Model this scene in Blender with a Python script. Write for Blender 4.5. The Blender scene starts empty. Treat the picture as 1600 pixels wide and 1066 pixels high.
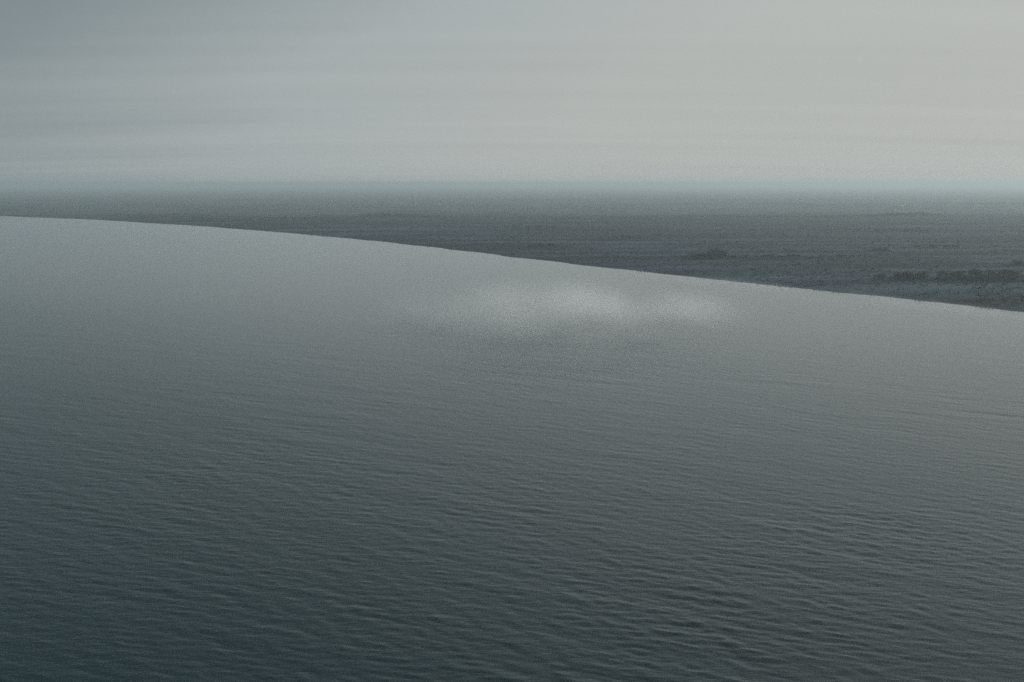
import bpy, math, random
import numpy as np
from mathutils import Vector

scene = bpy.context.scene
col = scene.collection
R = math.radians
rng = np.random.default_rng(7)
random.seed(7)

# ------------------------------------------------------------------ camera
CAM_H = 30.0
cam_data = bpy.data.cameras.new('camera')
cam = bpy.data.objects.new('camera', cam_data)
col.objects.link(cam)
cam.location = (0, 0, CAM_H)
PITCH = math.atan(246 / 1715)
cam.rotation_euler = (math.pi / 2 - PITCH, 0, 0)
cam_data.sensor_width = 36.0
cam_data.lens = 36.0 * 1715 / 1600
cam_data.clip_start = 0.5
cam_data.clip_end = 100000
scene.camera = cam

# ------------------------------------------------------------------ light
SUN_AZ, SUN_EL = R(66), R(20)           # azimuth measured from +Y towards +X
sun_dir = Vector((math.sin(SUN_AZ) * math.cos(SUN_EL), math.cos(SUN_AZ) * math.cos(SUN_EL), math.sin(SUN_EL)))
sd = bpy.data.lights.new('sun', 'SUN')
sd.energy = 2.2
sd.angle = R(10)
sd.color = (1.0, 0.96, 0.89)
sun = bpy.data.objects.new('sun', sd)
col.objects.link(sun)
sun.rotation_euler = (-sun_dir).to_track_quat('-Z', 'Y').to_euler()

world = bpy.data.worlds.new('World')
scene.world = world
world.use_nodes = True
wt = world.node_tree
wt.nodes.clear()


def N(tree, kind, **kw):
    n = tree.nodes.new(kind)
    for k, v in kw.items():
        setattr(n, k, v)
    return n


def math_node(tree, op, a, b=None, clamp=False):
    n = N(tree, 'ShaderNodeMath', operation=op, use_clamp=clamp)
    for i, s in enumerate((a, b)):
        if s is None:
            continue
        if isinstance(s, (int, float)):
            n.inputs[i].default_value = s
        else:
            tree.links.new(s, n.inputs[i])
    return n.outputs[0]


def ramp(tree, fac, stops, interp='LINEAR'):
    n = N(tree, 'ShaderNodeValToRGB')
    n.color_ramp.interpolation = interp
    e = n.color_ramp.elements
    while len(e) < len(stops):
        e.new(0.5)
    for el, (p, c) in zip(e, stops):
        el.position = p
        el.color = (*c, 1) if len(c) == 3 else c
    tree.links.new(fac, n.inputs[0])
    return n.outputs[0]


# overcast sky: a stratus deck lit from behind by the hidden sun, over a physical clear sky
tc = N(wt, 'ShaderNodeTexCoord')
nrm = N(wt, 'ShaderNodeVectorMath', operation='NORMALIZE')
wt.links.new(tc.outputs['Generated'], nrm.inputs[0])
sep = N(wt, 'ShaderNodeSeparateXYZ')
wt.links.new(nrm.outputs[0], sep.inputs[0])
dot = N(wt, 'ShaderNodeVectorMath', operation='DOT_PRODUCT')
wt.links.new(nrm.outputs[0], dot.inputs[0])
dot.inputs[1].default_value = sun_dir
zc = math_node(wt, 'ADD', math_node(wt, 'ABSOLUTE', sep.outputs[2]), 0.07)
px = math_node(wt, 'DIVIDE', sep.outputs[0], zc)
py = math_node(wt, 'DIVIDE', sep.outputs[1], zc)
deck = N(wt, 'ShaderNodeCombineXYZ')                 # position on the flat cloud deck
wt.links.new(px, deck.inputs[0]); wt.links.new(py, deck.inputs[1])
mp = N(wt, 'ShaderNodeMapping')
mp.inputs['Rotation'].default_value = (0, 0, R(-6))
mp.inputs['Scale'].default_value = (0.16, 0.62, 1)
mp.inputs['Location'].default_value = (3.1, 0.7, 0)
wt.links.new(deck.outputs[0], mp.inputs[0])
nz = N(wt, 'ShaderNodeTexNoise')
nz.inputs['Scale'].default_value = 1.0
nz.inputs['Detail'].default_value = 4
nz.inputs['Roughness'].default_value = 0.5
wt.links.new(mp.outputs[0], nz.inputs['Vector'])
nz2 = N(wt, 'ShaderNodeTexNoise')                    # fine mottling of the cloud base
nz2.inputs['Scale'].default_value = 160
nz2.inputs['Detail'].default_value = 3
nz2.inputs['Roughness'].default_value = 0.8
wt.links.new(nrm.outputs[0], nz2.inputs['Vector'])
g = math_node(wt, 'ADD', dot.outputs['Value'], math_node(wt, 'MULTIPLY', math_node(wt, 'SUBTRACT', nz.outputs[0], 0.5), 0.26))
g = math_node(wt, 'ADD', g, math_node(wt, 'MULTIPLY', math_node(wt, 'SUBTRACT', nz2.outputs[0], 0.5), 0.05))
low = math_node(wt, 'SUBTRACT', 1.0, math_node(wt, 'MULTIPLY', math_node(wt, 'ABSOLUTE', sep.outputs[2]), 4.0), clamp=True)
g = math_node(wt, 'SUBTRACT', g, math_node(wt, 'MULTIPLY', math_node(wt, 'ABSOLUTE', sep.outputs[2]), 0.55))  # the deck thickens overhead
g = math_node(wt, 'ADD', g, math_node(wt, 'MULTIPLY', low, 0.28))     # thinner cloud and more air low in the sky
g01 = math_node(wt, 'ADD', math_node(wt, 'MULTIPLY', g, 0.5), 0.5)
deck_col = ramp(wt, g01, [
    (0.00, (0.165, 0.212, 0.225)),
    (0.45, (0.180, 0.230, 0.245)),
    (0.55, (0.236, 0.285, 0.303)),
    (0.70, (0.398, 0.440, 0.444)),
    (0.82, (0.466, 0.492, 0.478)),
    (1.00, (0.488, 0.510, 0.490))])
sky = N(wt, 'ShaderNodeTexSky', sky_type='NISHITA')
sky.sun_disc = False
sky.sun_elevation = SUN_EL
sky.sun_rotation = SUN_AZ
sky.air_density = 1.0
sky.dust_density = 4.0
sk = N(wt, 'ShaderNodeMixRGB', blend_type='MULTIPLY')
sk.inputs[0].default_value = 1
sk.inputs[2].default_value = (0.05, 0.05, 0.05, 1)
wt.links.new(sky.outputs[0], sk.inputs[1])
mx = N(wt, 'ShaderNodeMixRGB')
mx.inputs[0].default_value = 0.93
wt.links.new(sk.outputs[0], mx.inputs[1])
wt.links.new(deck_col, mx.inputs[2])
mp3 = N(wt, 'ShaderNodeMapping')                     # thin stratus streaks
mp3.inputs['Rotation'].default_value = (0, 0, R(-3))
mp3.inputs['Scale'].default_value = (0.10, 0.95, 1)
mp3.inputs['Location'].default_value = (1.3, 4.4, 0)
wt.links.new(deck.outputs[0], mp3.inputs[0])
nz3 = N(wt, 'ShaderNodeTexNoise')
nz3.inputs['Scale'].default_value = 1.0
nz3.inputs['Detail'].default_value = 3
wt.links.new(mp3.outputs[0], nz3.inputs['Vector'])
streak = math_node(wt, 'ADD', math_node(wt, 'MULTIPLY', nz3.outputs[0], 0.20), 0.905)
sm = N(wt, 'ShaderNodeVectorMath', operation='SCALE')
wt.links.new(mx.outputs[0], sm.inputs[0]); wt.links.new(streak, sm.inputs['Scale'])
bg = N(wt, 'ShaderNodeBackground')
bg.inputs[1].default_value = 1.0
wt.links.new(sm.outputs[0], bg.inputs[0])
wo = N(wt, 'ShaderNodeOutputWorld')
wt.links.new(bg.outputs[0], wo.inputs[0])

vs = scene.view_settings
vs.view_transform = 'Standard'
vs.look = 'None'
vs.exposure = 0.0
vs.gamma = 1.0
vs.use_curve_mapping = False
scene.cycles.volume_bounces = 4
scene.cycles.use_denoising = False
scene.cycles.use_adaptive_sampling = True
scene.cycles.adaptive_threshold = 0.03


# ------------------------------------------------------------------ helpers
def new_mat(name):
    m = bpy.data.materials.new(name)
    m.use_nodes = True
    return m, m.node_tree, m.node_tree.nodes['Principled BSDF']


def mesh_obj(name, verts, faces, mat, parent=None, smooth=False):
    me = bpy.data.meshes.new(name)
    verts = np.asarray(verts, dtype=np.float32)
    faces = np.asarray(faces, dtype=np.int32)
    n, k = faces.shape
    me.vertices.add(len(verts)); me.vertices.foreach_set('co', verts.ravel())
    me.loops.add(n * k); me.loops.foreach_set('vertex_index', faces.ravel())
    me.polygons.add(n)
    me.polygons.foreach_set('loop_start', np.arange(0, n * k, k, dtype=np.int32))
    me.polygons.foreach_set('loop_total', np.full(n, k, dtype=np.int32))
    if smooth:
        me.polygons.foreach_set('use_smooth', np.ones(n, dtype=bool))
    me.update(calc_edges=True)
    me.materials.append(mat)
    o = bpy.data.objects.new(name, me)
    col.objects.link(o)
    o.parent = parent
    return o


def grid_faces(ny, nx):
    i = np.arange(ny * nx).reshape(ny, nx)
    return np.stack([i[:-1, :-1], i[:-1, 1:], i[1:, 1:], i[1:, :-1]], -1).reshape(-1, 4)


def spaced(a, b, s0, s1, growth):
    """positions from a to b, first step s0, growing by `growth` up to step s1"""
    out, s = [a], s0
    while out[-1] < b:
        out.append(out[-1] + s)
        s = min(s * growth, s1)
    return np.array(out)


def tag(o, label=None, cat=None, group=None, kind=None):
    for k, v in (('label', label), ('category', cat), ('group', group), ('kind', kind)):
        if v:
            o[k] = v
    return o


_perm = rng.random((64, 64))


def vnoise(x, y, s):
    """smooth value noise, 0..1, period 64*s"""
    x = np.asarray(x) / s; y = np.asarray(y) / s
    xi = np.floor(x).astype(int); yi = np.floor(y).astype(int)
    fx = x - xi; fy = y - yi
    fx = fx * fx * fx * (fx * (fx * 6 - 15) + 10); fy = fy * fy * fy * (fy * (fy * 6 - 15) + 10)
    a = _perm[xi % 64, yi % 64]; b = _perm[(xi + 1) % 64, yi % 64]
    c = _perm[xi % 64, (yi + 1) % 64]; d = _perm[(xi + 1) % 64, (yi + 1) % 64]
    return (a * (1 - fx) + b * fx) * (1 - fy) + (c * (1 - fx) + d * fx) * fy


# ------------------------------------------------------------------ shoreline (world metres, west to east; land lies beyond it)
SHORE = np.array([(-14000, 6200), (-5000, 2900), (-1893, 1636), (-866, 1245), (-485, 1045), (-352, 933), (-233, 803),
                  (-149.5, 695.5), (-88, 606), (-40, 531), (0, 456), (34.7, 396.4), (61.8, 352.8), (90.2, 308),
                  (107.6, 282.5), (121, 258), (148, 210), (170, 160), (215, 60), (290, -120), (500, -700), (1500, -3000), (3000, -9000)], float)


def shore_dist(x, y):
    """signed distance inland of the shoreline"""
    x = np.asarray(x, float); y = np.asarray(y, float)
    best = np.full(x.shape, 1e18); sgn = np.ones(x.shape)
    for (ax, ay), (bx, by) in zip(SHORE[:-1], SHORE[1:]):
        dx, dy = bx - ax, by - ay
        t = np.clip(((x - ax) * dx + (y - ay) * dy) / (dx * dx + dy * dy), 0, 1)
        qx, qy = x - ax - t * dx, y - ay - t * dy
        d = qx * qx + qy * qy
        c = dx * qy - dy * qx                      # >0: left of travel = inland
        m = d < best
        best = np.where(m, d, best); sgn = np.where(m, np.where(c > 0, 1, -1), sgn)
    return np.sqrt(best) * sgn


def gauss(x, y, cx, cy, rx, ry, a=0.0):
    ca, sa = math.cos(R(a)), math.sin(R(a))
    u = ((x - cx) * ca + (y - cy) * sa) / rx; v = (-(x - cx) * sa + (y - cy) * ca) / ry
    return np.exp(-(u * u + v * v))


# low swells, banks and hollows of the marsh: cx, cy, half length, half width, height, turn
BANKS = [(140, 331, 34, 3.0, 1.5, -2), (95, 424, 22, 3.0, 0.9, 3), (340, 945, 60, 14, 3.4, 0), (500, 950, 300, 10, 1.3, -4),
         (-110, 972, 40, 10, 1.6, 0), (40, 950, 90, 8, 1.4, 2), (180, 955, 60, 8, 1.0, 0), (12, 705, 28, 6, 1.3, 0),
         (58, 566, 25, 5, 0.9, 0), (15, 500, 22, 5, 0.9, 0), (222, 640, 45, 7, 1.2, 0), (190, 490, 26, 5, 0.8, 0),
         (300, 760, 80, 8, 1.2, 2), (-300, 1300, 300, 30, 2.0, 0), (700, 1500, 500, 40, 2.5, 0), (0, 1900, 900, 50, 2.5, 0)]
POOLS = [(283, 882, 26, 10), (98, 922, 24, 9), (470, 930, 60, 14), (-60, 950, 30, 12)]


def land_z(x, y, t):
    z = np.where(t > 0, 0.75 * (1 - np.exp(-t / 3.5)) + 0.9 * (1 - np.exp(-t / 60.0)), np.maximum(t * 0.10, -2.5))
    k = np.clip(t / 25, 0, 1)
    z = z + k * (0.7 * (vnoise(x, y * 2.4, 46) - 0.5) + 0.45 * (vnoise(x + 91, y * 2.5, 15) - 0.5) + 0.2 * (vnoise(x, y * 1.6 + 33, 5) - 0.5))
    far = np.clip((t - 700) / 2500, 0, 1)
    z = z + far * 2.5 * (vnoise(x, y * 2.0, 420) - 0.35)
    for cx, cy, rx, ry, h, a in BANKS:
        z = z + k * h * gauss(x, y, cx, cy, rx, ry, a)
    for cx, cy, rx, ry in POOLS:
        q = gauss(x, y, cx, cy, rx * 1.3, ry * 1.3)
        z = z * (1 - q) + 0.15 * q
    return z


# ------------------------------------------------------------------ land
lm, lt, lb = new_mat('marsh_turf')
geo = N(lt, 'ShaderNodeNewGeometry')
mpn = N(lt, 'ShaderNodeMapping'); mpn.inputs['Scale'].default_value = (0.006, 0.045, 0.05)
lt.links.new(geo.outputs['Position'], mpn.inputs[0])
ln = N(lt, 'ShaderNodeTexNoise'); ln.inputs['Scale'].default_value = 1; ln.inputs['Detail'].default_value = 4; ln.inputs['Roughness'].default_value = 0.5
lt.links.new(mpn.outputs[0], ln.inputs['Vector'])
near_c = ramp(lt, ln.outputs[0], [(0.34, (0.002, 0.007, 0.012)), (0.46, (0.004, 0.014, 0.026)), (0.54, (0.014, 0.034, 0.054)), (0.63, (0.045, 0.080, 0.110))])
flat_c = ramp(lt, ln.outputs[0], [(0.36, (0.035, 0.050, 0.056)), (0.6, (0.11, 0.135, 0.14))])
sp_ = N(lt, 'ShaderNodeSeparateXYZ'); lt.links.new(geo.outputs['Position'], sp_.inputs[0])
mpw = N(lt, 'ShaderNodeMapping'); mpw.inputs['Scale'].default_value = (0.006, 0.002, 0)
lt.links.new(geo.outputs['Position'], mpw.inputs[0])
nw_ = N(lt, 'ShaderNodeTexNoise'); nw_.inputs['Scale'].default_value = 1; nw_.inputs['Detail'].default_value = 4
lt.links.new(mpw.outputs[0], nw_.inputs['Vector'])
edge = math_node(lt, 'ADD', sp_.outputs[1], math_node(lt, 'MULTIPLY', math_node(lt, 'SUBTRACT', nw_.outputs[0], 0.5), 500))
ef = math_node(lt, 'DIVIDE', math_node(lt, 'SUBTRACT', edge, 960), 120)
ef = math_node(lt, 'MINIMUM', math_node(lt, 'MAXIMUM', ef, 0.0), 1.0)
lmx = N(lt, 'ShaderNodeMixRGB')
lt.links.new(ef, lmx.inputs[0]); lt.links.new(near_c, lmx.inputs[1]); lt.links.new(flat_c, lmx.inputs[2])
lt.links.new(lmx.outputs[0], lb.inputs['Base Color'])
lb.inputs['Roughness'].default_value = 0.95
lb.inputs['Specular IOR Level'].default_value = 0.15

ys = np.concatenate([np.arange(-400, 150, 25.0), spaced(150, 14000, 1.0, 400, 1.006)])
xr = spaced(0, 14000, 2.5, 600, 1.016)
xs = np.concatenate([-xr[:0:-1], xr])
X, Y = np.meshgrid(xs, ys)
T = shore_dist(X, Y)
T = T + np.clip(1 - np.abs(T) / 80, 0, 1) * (3.0 * (vnoise(X, Y, 24) - 0.5) + 1.6 * (vnoise(X, Y, 7) - 0.5))
Z = land_z(X, Y, T)
F = grid_faces(*X.shape)
keep = (T.ravel()[F] > -70).any(1)
F = F[keep]
used = np.unique(F); remap = np.zeros(X.size, int); remap[used] = np.arange(len(used))
V = np.stack([X, Y, Z], -1).reshape(-1, 3)[used]
land = mesh_obj('land', V, remap[F], lm, smooth=True)
tag(land, kind='structure', label='dark flat marshland stretching away to the hazy horizon')


def ground_at(x, y):
    x = np.atleast_1d(np.asarray(x, float)); y = np.atleast_1d(np.asarray(y, float))
    return land_z(x, y, shore_dist(x, y))


# ------------------------------------------------------------------ open water: one sheet, real wave relief
wm, wtn, wb = new_mat('grey_water')
wb.inputs['Base Color'].default_value = (0.003, 0.024, 0.031, 1)
wb.inputs['IOR'].default_value = 1.333
at = N(wtn, 'ShaderNodeAttribute'); at.attribute_name = 'ruffle'
wtn.links.new(math_node(wtn, 'ADD', math_node(wtn, 'MULTIPLY', at.outputs['Fac'], 0.05), 0.02), wb.inputs['Roughness'])
g2 = N(wtn, 'ShaderNodeNewGeometry')
m2 = N(wtn, 'ShaderNodeMapping'); m2.inputs['Rotation'].default_value = (0, 0, R(41)); m2.inputs['Scale'].default_value = (0.75, 2.4, 1)
wtn.links.new(g2.outputs['Position'], m2.inputs[0])
n2 = N(wtn, 'ShaderNodeTexNoise'); n2.inputs['Scale'].default_value = 1.3; n2.inputs['Detail'].default_value = 4; n2.inputs['Roughness'].default_value = 0.62
wtn.links.new(m2.outputs[0], n2.inputs['Vector'])
bmp = N(wtn, 'ShaderNodeBump'); bmp.inputs['Distance'].default_value = 0.045
wtn.links.new(at.outputs['Fac'], bmp.inputs['Strength'])
wtn.links.new(n2.outputs[0], bmp.inputs['Height'])
wtn.links.new(bmp.outputs[0], wb.inputs['Normal'])


def water_rows():
    y, out = 38.0, []
    while y < 1100:
        out.append(y); y += max(0.11, 0.75 * y * y / (1098 * 30))
    return np.array(out)


ys = np.concatenate([-spaced(0, 9000, 6, 600, 1.12)[::-1] - 30, np.arange(-28, 38, 0.8), water_rows(), spaced(1115, 13500, 30, 600, 1.05)])
xr = np.concatenate([np.arange(0, 60, 0.24), spaced(60, 13000, 0.3, 600, 1.012)])
xs = np.concatenate([-xr[:0:-1], xr])
X, Y = np.meshgrid(xs, ys)
sx = np.gradient(xs)[None, :]; sy = np.gradient(ys)[:, None]
T = -shore_dist(X, Y)
# where the wind ruffles the surface (1) and where it lies slick (0)
# open water is fully ruffled, the lee of the marsh is slick, with a few cat's paws of wind on it
base = 1 - 0.82 * np.clip((Y - 62) / 195, 0, 1) ** 0.7
paws = 2.2 * (0.34 * gauss(X, Y, 4, 204, 7.5, 13) + 0.34 * gauss(X, Y, 23, 203, 6.5, 15) + 0.26 * gauss(X, Y, 33, 246, 4, 17, -12)
        + 0.28 * gauss(X, Y, -18, 226, 11, 13) + 0.22 * gauss(X, Y, 12, 178, 26, 9) + 0.18 * gauss(X, Y, -9, 262, 9, 10)
        - 0.2 * gauss(X, Y, 14, 247, 17, 14))
ruffle = np.clip(base + paws + 0.22 * (vnoise(X + 400, Y * 0.8, 30) - 0.5), 0.04, 1.2) * (0.85 + 0.3 * vnoise(X, Y * 1.5, 33))
shelter = np.clip(T / 60, 0.05, 1)
ruffle = ruffle * (0.35 + 0.65 * shelter)
Z = np.zeros_like(X)
DX = np.zeros_like(X); DY = np.zeros_like(X)
nw = 130
lam = np.exp(np.linspace(math.log(0.42), math.log(14), nw))
gust = 0.75 + 0.5 * vnoise(X, Y * 1.8, 11) * vnoise(X + 50, Y, 29) * 2
ysub = np.where((ys > 10) & (ys < 700))[0]; xsub = np.where(np.abs(xs) < 700)[0]
r0, r1, c0, c1 = ysub[0], ysub[-1] + 1, xsub[0], xsub[-1] + 1
Xs, Ys = X[r0:r1, c0:c1].astype(np.float32), Y[r0:r1, c0:c1].astype(np.float32)
sxs, sys_ = sx[:, c0:c1], sy[r0:r1]
z = np.zeros_like(Xs)
for L in lam:
    k = 2 * math.pi / L
    th = R(90 - 37 + rng.normal(0, 23 if L < 2 else 15))
    kx, ky = k * math.cos(th), k * math.sin(th)
    slope = 0.0160 * (L / 1.1) ** (0.1 if L < 1.1 else -0.75)
    slope *= 0.5 if L > 2.5 else 1.0
    fade = np.clip(1.6 - 3.2 * np.abs(kx) * sxs / (2 * math.pi) * 1.0, 0, 1) * np.clip(1.6 - 3.2 * np.abs(ky) * sys_ / (2 * math.pi), 0, 1)
    if fade.max() <= 0:
        continue
    ph = (kx * Xs + ky * Ys + rng.uniform(0, 6.28)).astype(np.float32)
    z += (slope / k * fade).astype(np.float32) * np.sin(ph)
Z[r0:r1, c0:c1] = z
Z *= ruffle * gust
Z += 2.2 * np.clip(Z, -0.05, 0.1) * np.abs(Z)                  # peaked crests, flat troughs
water = mesh_obj('water', np.stack([X, Y, Z], -1).reshape(-1, 3), grid_faces(*X.shape), wm, smooth=True)
a = water.data.attributes.new('ruffle', 'FLOAT', 'POINT')
a.data.foreach_set('value', ruffle.astype(np.float32).ravel())
tag(water, kind='structure', label='calm grey rippled water filling the foreground')

# ------------------------------------------------------------------ pools lying in the marsh
pm, pt, pb = new_mat('still_pool')
pb.inputs['Base Color'].default_value = (0.01, 0.018, 0.019, 1)
pb.inputs['Roughness'].default_value = 0.04
pb.inputs['IOR'].default_value = 1.333
for i, (cx, cy, rx, ry) in enumerate(POOLS):
    ang = np.linspace(0, 2 * math.pi, 40, endpoint=False)
    w = 1 + 0.25 * np.sin(3 * ang + i) + 0.15 * np.sin(5 * ang + 2 * i)
    v = [(cx, cy, 0.45)] + [(cx + rx * math.cos(q) * ww, cy + ry * math.sin(q) * ww, 0.45) for q, ww in zip(ang, w)]
    f = [(0, 1 + j, 1 + (j + 1) % 40) for j in range(40)]
    o = mesh_obj('marsh_pool', v, f, pm)
    tag(o, kind='structure')

# ------------------------------------------------------------------ vegetation
fm, ft, fb = new_mat('scrub_leaf')
oi = N(ft, 'ShaderNodeNewGeometry')
lfn = N(ft, 'ShaderNodeTexNoise'); lfn.inputs['Scale'].default_value = 0.7; lfn.inputs['Detail'].default_value = 3
ft.links.new(oi.outputs['Position'], lfn.inputs['Vector'])
ft.links.new(ramp(ft, lfn.outputs[0], [(0.3, (0.004, 0.010, 0.013)), (0.7, (0.014, 0.024, 0.028))]), fb.inputs['Base Color'])
fb.inputs['Roughness'].default_value = 0.8
bm_, bt, bb = new_mat('scrub_bark')
bb.inputs['Base Color'].default_value = (0.03, 0.026, 0.022, 1)
bb.inputs['Roughness'].default_value = 0.9
gm, gt, gb = new_mat('marsh_grass')
go = N(gt, 'ShaderNodeNewGeometry')
gn = N(gt, 'ShaderNodeTexNoise'); gn.inputs['Scale'].default_value = 0.05; gn.inputs['Detail'].default_value = 4
gt.links.new(go.outputs['Position'], gn.inputs['Vector'])
gt.links.new(ramp(gt, gn.outputs[0], [(0.35, (0.004, 0.012, 0.017)), (0.65, (0.014, 0.028, 0.036))]), gb.inputs['Base Color'])
gb.inputs['Roughness'].default_value = 0.9


def leaf_quads(c, size):
    """one small randomly turned quad for each centre"""
    n = len(c)
    u = rng.normal(size=(n, 3)); u /= np.linalg.norm(u, axis=1)[:, None]
    w = rng.normal(size=(n, 3)); w -= (w * u).sum(1)[:, None] * u; w /= np.linalg.norm(w, axis=1)[:, None]
    s = size * rng.uniform(0.6, 1.4, n)[:, None]
    v = np.stack([c - u * s, c + w * s * 0.6, c + u * s, c - w * s * 0.6], 1).reshape(-1, 3)
    return v, np.arange(4 * n).reshape(n, 4)


def tube(pts, radii, seg=6):
    vs_, fs = [], []
    for p, r in zip(pts, radii):
        for j in range(seg):
            q = 2 * math.pi * j / seg
            vs_.append((p[0] + r * math.cos(q), p[1] + r * math.sin(q), p[2]))
    for i in range(len(pts) - 1):
        for j in range(seg):
            fs.append((i * seg + j, i * seg + (j + 1) % seg, (i + 1) * seg + (j + 1) % seg, (i + 1) * seg + j))
    return vs_, fs


def join(parts):
    v, f, k = [], [], 0
    for a_, b_ in parts:
        v.append(np.asarray(a_, float)); f.append(np.asarray(b_, int) + k); k += len(a_)
    return np.concatenate(v), np.concatenate(f)


def scrub(name, label, cat, x, y, length, depth, height, turn=0.0, lumps=None, group=None, taper=0.35):
    """a thicket: woody stems carrying an uneven mass of small leaves"""
    e = bpy.data.objects.new(name, None); col.objects.link(e)
    gz = float(ground_at(x, y)[0])
    e.location = (x, y, gz)
    tag(e, label, cat, group)
    height *= 0.95
    n = lumps or max(4, int(length / 1.6))
    ca, sa = math.cos(R(turn)), math.sin(R(turn))
    cs, stems = [], []
    for i in range(n):
        u = rng.uniform(-0.5, 0.5) if n > 4 else (i + 0.5) / n - 0.5
        lx, ly = u * length, rng.normal(0, depth * 0.25)
        end = 1 - taper * (2 * abs(u)) ** 2
        h = height * end * rng.uniform(0.45, 1.0)
        wx, wy = x + lx * ca - ly * sa, y + lx * sa + ly * ca
        dz = float(ground_at(wx, wy)[0]) - gz
        p = np.array([wx - x, wy - y, dz])
        rr = h * rng.uniform(0.38, 0.6)
        m = int(130 * max(0.5, rr) ** 1.5) + 40
        q = rng.normal(size=(m, 3)); q /= np.linalg.norm(q, axis=1)[:, None]
        q *= (rng.random(m) ** 0.4)[:, None] * np.array([rr * 1.35, rr * 1.1, h * 0.5])
        cs.append(q + p + np.array([0, 0, h * 0.5]))
        top = p + np.array([rng.normal(0, .25), rng.normal(0, .25), h * 0.75])
        stems.append(tube([p - (0, 0, .15), (p + top) / 2 + (rng.normal(0, .1), 0, 0), top], [0.09, 0.06, 0.02]))
    v, f = leaf_quads(np.concatenate(cs), 0.17)
    mesh_obj('foliage', v, f, fm, e)
    v, f = join(stems)
    tag(mesh_obj('stems', v, f, bm_, e), kind='stuff')
    return e


G = 'dark scrub thickets on the marsh'
scrub('scrub_thicket', 'long dark thicket along the low bank nearest the water at right', 'thicket', 133, 329.5, 46, 5, 2.7, -4, 60, G)
scrub('scrub_thicket', 'dark thicket running off at the right edge behind the shore bank', 'thicket', 166, 327, 24, 5, 2.8, 2, 30, G)
scrub('shrub', 'small dark shrub standing proud of the long bank thicket', 'shrub', 150, 336, 7, 3, 2.6, 0, 9)
scrub('shrub', 'rounded shrub at the left end of the long bank thicket', 'shrub', 119, 332.5, 5, 3, 2.6, 0, 7)
scrub('shrub_clump', 'tallest dark bushy clump at the end of a thin hedge line', 'shrub', 78, 424, 8, 4, 4.4, 0, 12)
scrub('shrub_clump', 'low pale-topped bush just left of the tallest clump', 'shrub', 70, 423, 8, 4, 3.0, 0, 9)
scrub('hedge_line', 'thin dark hedge line stretching right from the tallest clump', 'hedge', 99, 427, 36, 3, 1.7, 6, 36, taper=0.6)
scrub('hedge_line', 'faint low hedge farther right beyond the leaning snag', 'hedge', 131, 435, 24, 3, 1.0, 2, 24, taper=0.6)
scrub('shrub_clump', 'lone dark oval bush out on the open marsh at right', 'shrub', 155, 465, 9, 4, 2.4, 0, 12, taper=0.7)
scrub('scrub_thicket', 'thin dark scrub streak right of the lone oval bush', 'thicket', 188, 489, 22, 4, 1.3, -5, 20, G)
scrub('scrub_thicket', 'scrub patch by the right edge above the long bank', 'thicket', 182, 389, 12, 4, 2.3, 0, 14, G)
scrub('scrub_thicket', 'far thin scrub strip midway across the marsh at right', 'thicket', 222, 640, 44, 5, 1.7, 0, 30, G)
scrub('scrub_thicket', 'far scrub strip left of centre above the shoreline', 'thicket', 14, 703, 32, 5, 1.7, 0, 24, G)
scrub('scrub_thicket', 'short scrub strip in the middle of the marsh', 'thicket', 58, 567, 17, 4, 1.5, 0, 14, G)
scrub('scrub_thicket', 'scrub strip close behind the shore at centre', 'thicket', 17, 500, 20, 4, 1.2, 0, 16, G)
scrub('scrub_thicket', 'low wooded rise far off at right on the skyline of the marsh', 'thicket', 338, 940, 62, 10, 2.4, 0, 40, G, taper=0.8)
scrub('scrub_thicket', 'far scrub strip on the left ridge of the marsh', 'thicket', -106, 968, 50, 6, 2.4, 0, 30, G)

# a leaning dead snag
sx_, sy_ = 109.5, 393.3
sn = bpy.data.objects.new('dead_snag', None); col.objects.link(sn)
sn.location = (sx_, sy_, float(ground_at(sx_, sy_)[0]))
tag(sn, 'thin dead snag leaning left over the open marsh', 'dead tree')
v, f = tube([(0.9, 0, -.3), (0.35, 0, 1.1), (0.0, 0, 2.2), (-0.2, 0, 3.4)], [0.26, 0.2, 0.15, 0.07])
mesh_obj('trunk', v, f, bm_, sn)
v, f = join([tube([(0.0, 0, 2.1), (0.5, .1, 2.7), (0.7, .1, 3.2)], [0.09, .06, .02]), tube([(0.2, 0, 1.6), (-0.4, -.1, 2.1)], [0.08, .02])])
mesh_obj('branches', v, f, bm_, sn)

# ground cover: reeds and tussocks, nobody could count them
n = 26000
u = rng.random(n)
yy = 250 + (900 - 250) * u ** 1.4
xx = rng.uniform(-0.62, 0.62, n) * yy
t = shore_dist(xx, yy)
dens = vnoise(xx, yy * 2.5, 22) * 0.6 + vnoise(xx, yy * 2, 6) * 0.4
ok = (t > 4.0) & (dens > 0.42)
for cx, cy, rx, ry in POOLS:
    ok &= gauss(xx, yy, cx, cy, rx, ry) < 0.3
xx, yy, t = xx[ok], yy[ok], t[ok]
zz = ground_at(xx, yy)
bl = 5
bx = np.repeat(xx, bl) + rng.normal(0, .35, len(xx) * bl); by = np.repeat(yy, bl) + rng.normal(0, .35, len(xx) * bl)
bz = np.repeat(zz, bl) - .05
hh = np.repeat(rng.uniform(.25, .75, len(xx)), bl) * rng.uniform(.7, 1.2, len(bx))
an = rng.uniform(0, math.pi, len(bx)); wdt = rng.uniform(.08, .22, len(bx))
dxx, dyy = np.cos(an) * wdt, np.sin(an) * wdt
tx, ty = bx + rng.normal(0, .25, len(bx)), by + rng.normal(0, .25, len(bx))
v = np.stack([np.stack([bx - dxx, by - dyy, bz], -1), np.stack([bx + dxx, by + dyy, bz], -1), np.stack([tx, ty, bz + hh], -1)], 1).reshape(-1, 3)
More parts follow.
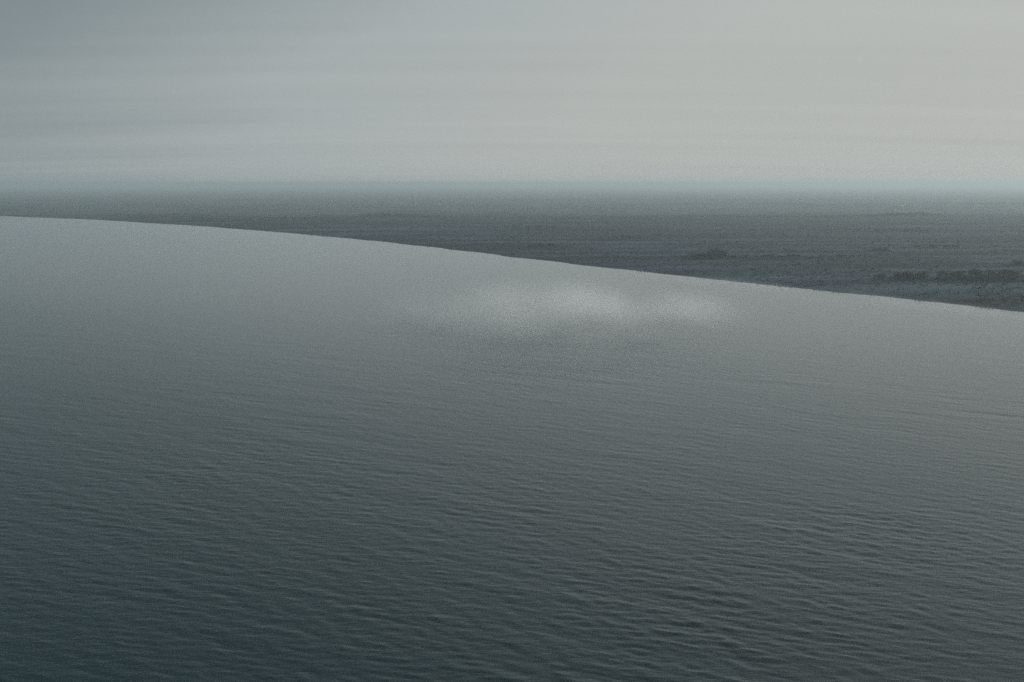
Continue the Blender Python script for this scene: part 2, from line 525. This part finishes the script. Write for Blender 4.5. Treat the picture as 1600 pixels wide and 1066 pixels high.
gr = mesh_obj('marsh_grass', v, np.arange(len(v)).reshape(-1, 3), gm)
tag(gr, 'rough dark grass and sedge covering the marsh', 'grass', kind='stuff')

# ------------------------------------------------------------------ haze
hm = bpy.data.materials.new('haze'); hm.use_nodes = True
ht = hm.node_tree; ht.nodes.clear()
hv = N(ht, 'ShaderNodeVolumePrincipled')
hv.inputs['Color'].default_value = (0.82, 0.945, 1.0, 1)
hv.inputs['Density'].default_value = 0.00045
hv.inputs['Anisotropy'].default_value = 0.3
ho = N(ht, 'ShaderNodeOutputMaterial')
ht.links.new(hv.outputs[0], ho.inputs['Volume'])
S, Z0, Z1 = 16000, -5.0, 37.0
v = [(-S, -S, Z0), (S, -S, Z0), (S, S, Z0), (-S, S, Z0), (-S, -S, Z1), (S, -S, Z1), (S, S, Z1), (-S, S, Z1)]
f = [(0, 3, 2, 1), (4, 5, 6, 7), (0, 1, 5, 4), (1, 2, 6, 5), (2, 3, 7, 6), (3, 0, 4, 7)]
hz = mesh_obj('haze', v, f, hm)
tag(hz, 'pale blue grey haze over the marsh and the water', 'haze', kind='stuff')


# ------------------------------------------------------------------ thin mist lying on the water
mm = bpy.data.materials.new('mist'); mm.use_nodes = True
mt = mm.node_tree; mt.nodes.clear()
mc = N(mt, 'ShaderNodeTexCoord')
ln_ = N(mt, 'ShaderNodeVectorMath', operation='LENGTH'); mt.links.new(mc.outputs['Object'], ln_.inputs[0])
fall = math_node(mt, 'SUBTRACT', 1.0, math_node(mt, 'MULTIPLY', ln_.outputs['Value'], ln_.outputs['Value']), clamp=True)
fall = math_node(mt, 'MULTIPLY', fall, fall)
mg = N(mt, 'ShaderNodeNewGeometry')
mmp = N(mt, 'ShaderNodeMapping'); mmp.inputs['Scale'].default_value = (0.05, 0.022, 0.07)
mt.links.new(mg.outputs['Position'], mmp.inputs[0])
mn = N(mt, 'ShaderNodeTexNoise'); mn.inputs['Scale'].default_value = 1.0; mn.inputs['Detail'].default_value = 3; mn.inputs['Roughness'].default_value = 0.5
mt.links.new(mmp.outputs[0], mn.inputs['Vector'])
wisp = math_node(mt, 'MULTIPLY', math_node(mt, 'SUBTRACT', mn.outputs[0], 0.37, clamp=True), 4.4)
mv = N(mt, 'ShaderNodeVolumePrincipled')
mv.inputs['Color'].default_value = (0.97, 1.0, 1.0, 1)
mv.inputs['Anisotropy'].default_value = 0.3
mt.links.new(math_node(mt, 'MULTIPLY', math_node(mt, 'MULTIPLY', fall, wisp), 0.038), mv.inputs['Density'])
mo = N(mt, 'ShaderNodeOutputMaterial'); mt.links.new(mv.outputs[0], mo.inputs['Volume'])


def mist(label, cx, cy, cz, rx, ry, rz, turn):
    vs_, fs = [], []
    nu, nv = 24, 10
    for i in range(nv + 1):
        ph = math.pi * i / nv
        for j in range(nu):
            q = 2 * math.pi * j / nu
            vs_.append((math.sin(ph) * math.cos(q), math.sin(ph) * math.sin(q), -math.cos(ph)))
    for i in range(nv):
        for j in range(nu):
            fs.append((i * nu + j, i * nu + (j + 1) % nu, (i + 1) * nu + (j + 1) % nu, (i + 1) * nu + j))
    o = mesh_obj('mist', vs_, fs, mm)
    o.location = (cx, cy, cz); o.scale = (rx, ry, rz); o.rotation_euler.z = R(turn)
    tag(o, label, 'mist', kind='stuff')


mist('faint pale wisp of mist lying on the open water', 6, 240, 2.0, 48, 50, 8.5, 0)
mist('thin pale mist lying along the right end of the shoreline', 80, 304, 0.2, 115, 18, 1.1, -58)
mist('small trailing wisp of mist right of the main one towards the shore', 27, 250, 1.2, 34, 50, 4.6, -20)
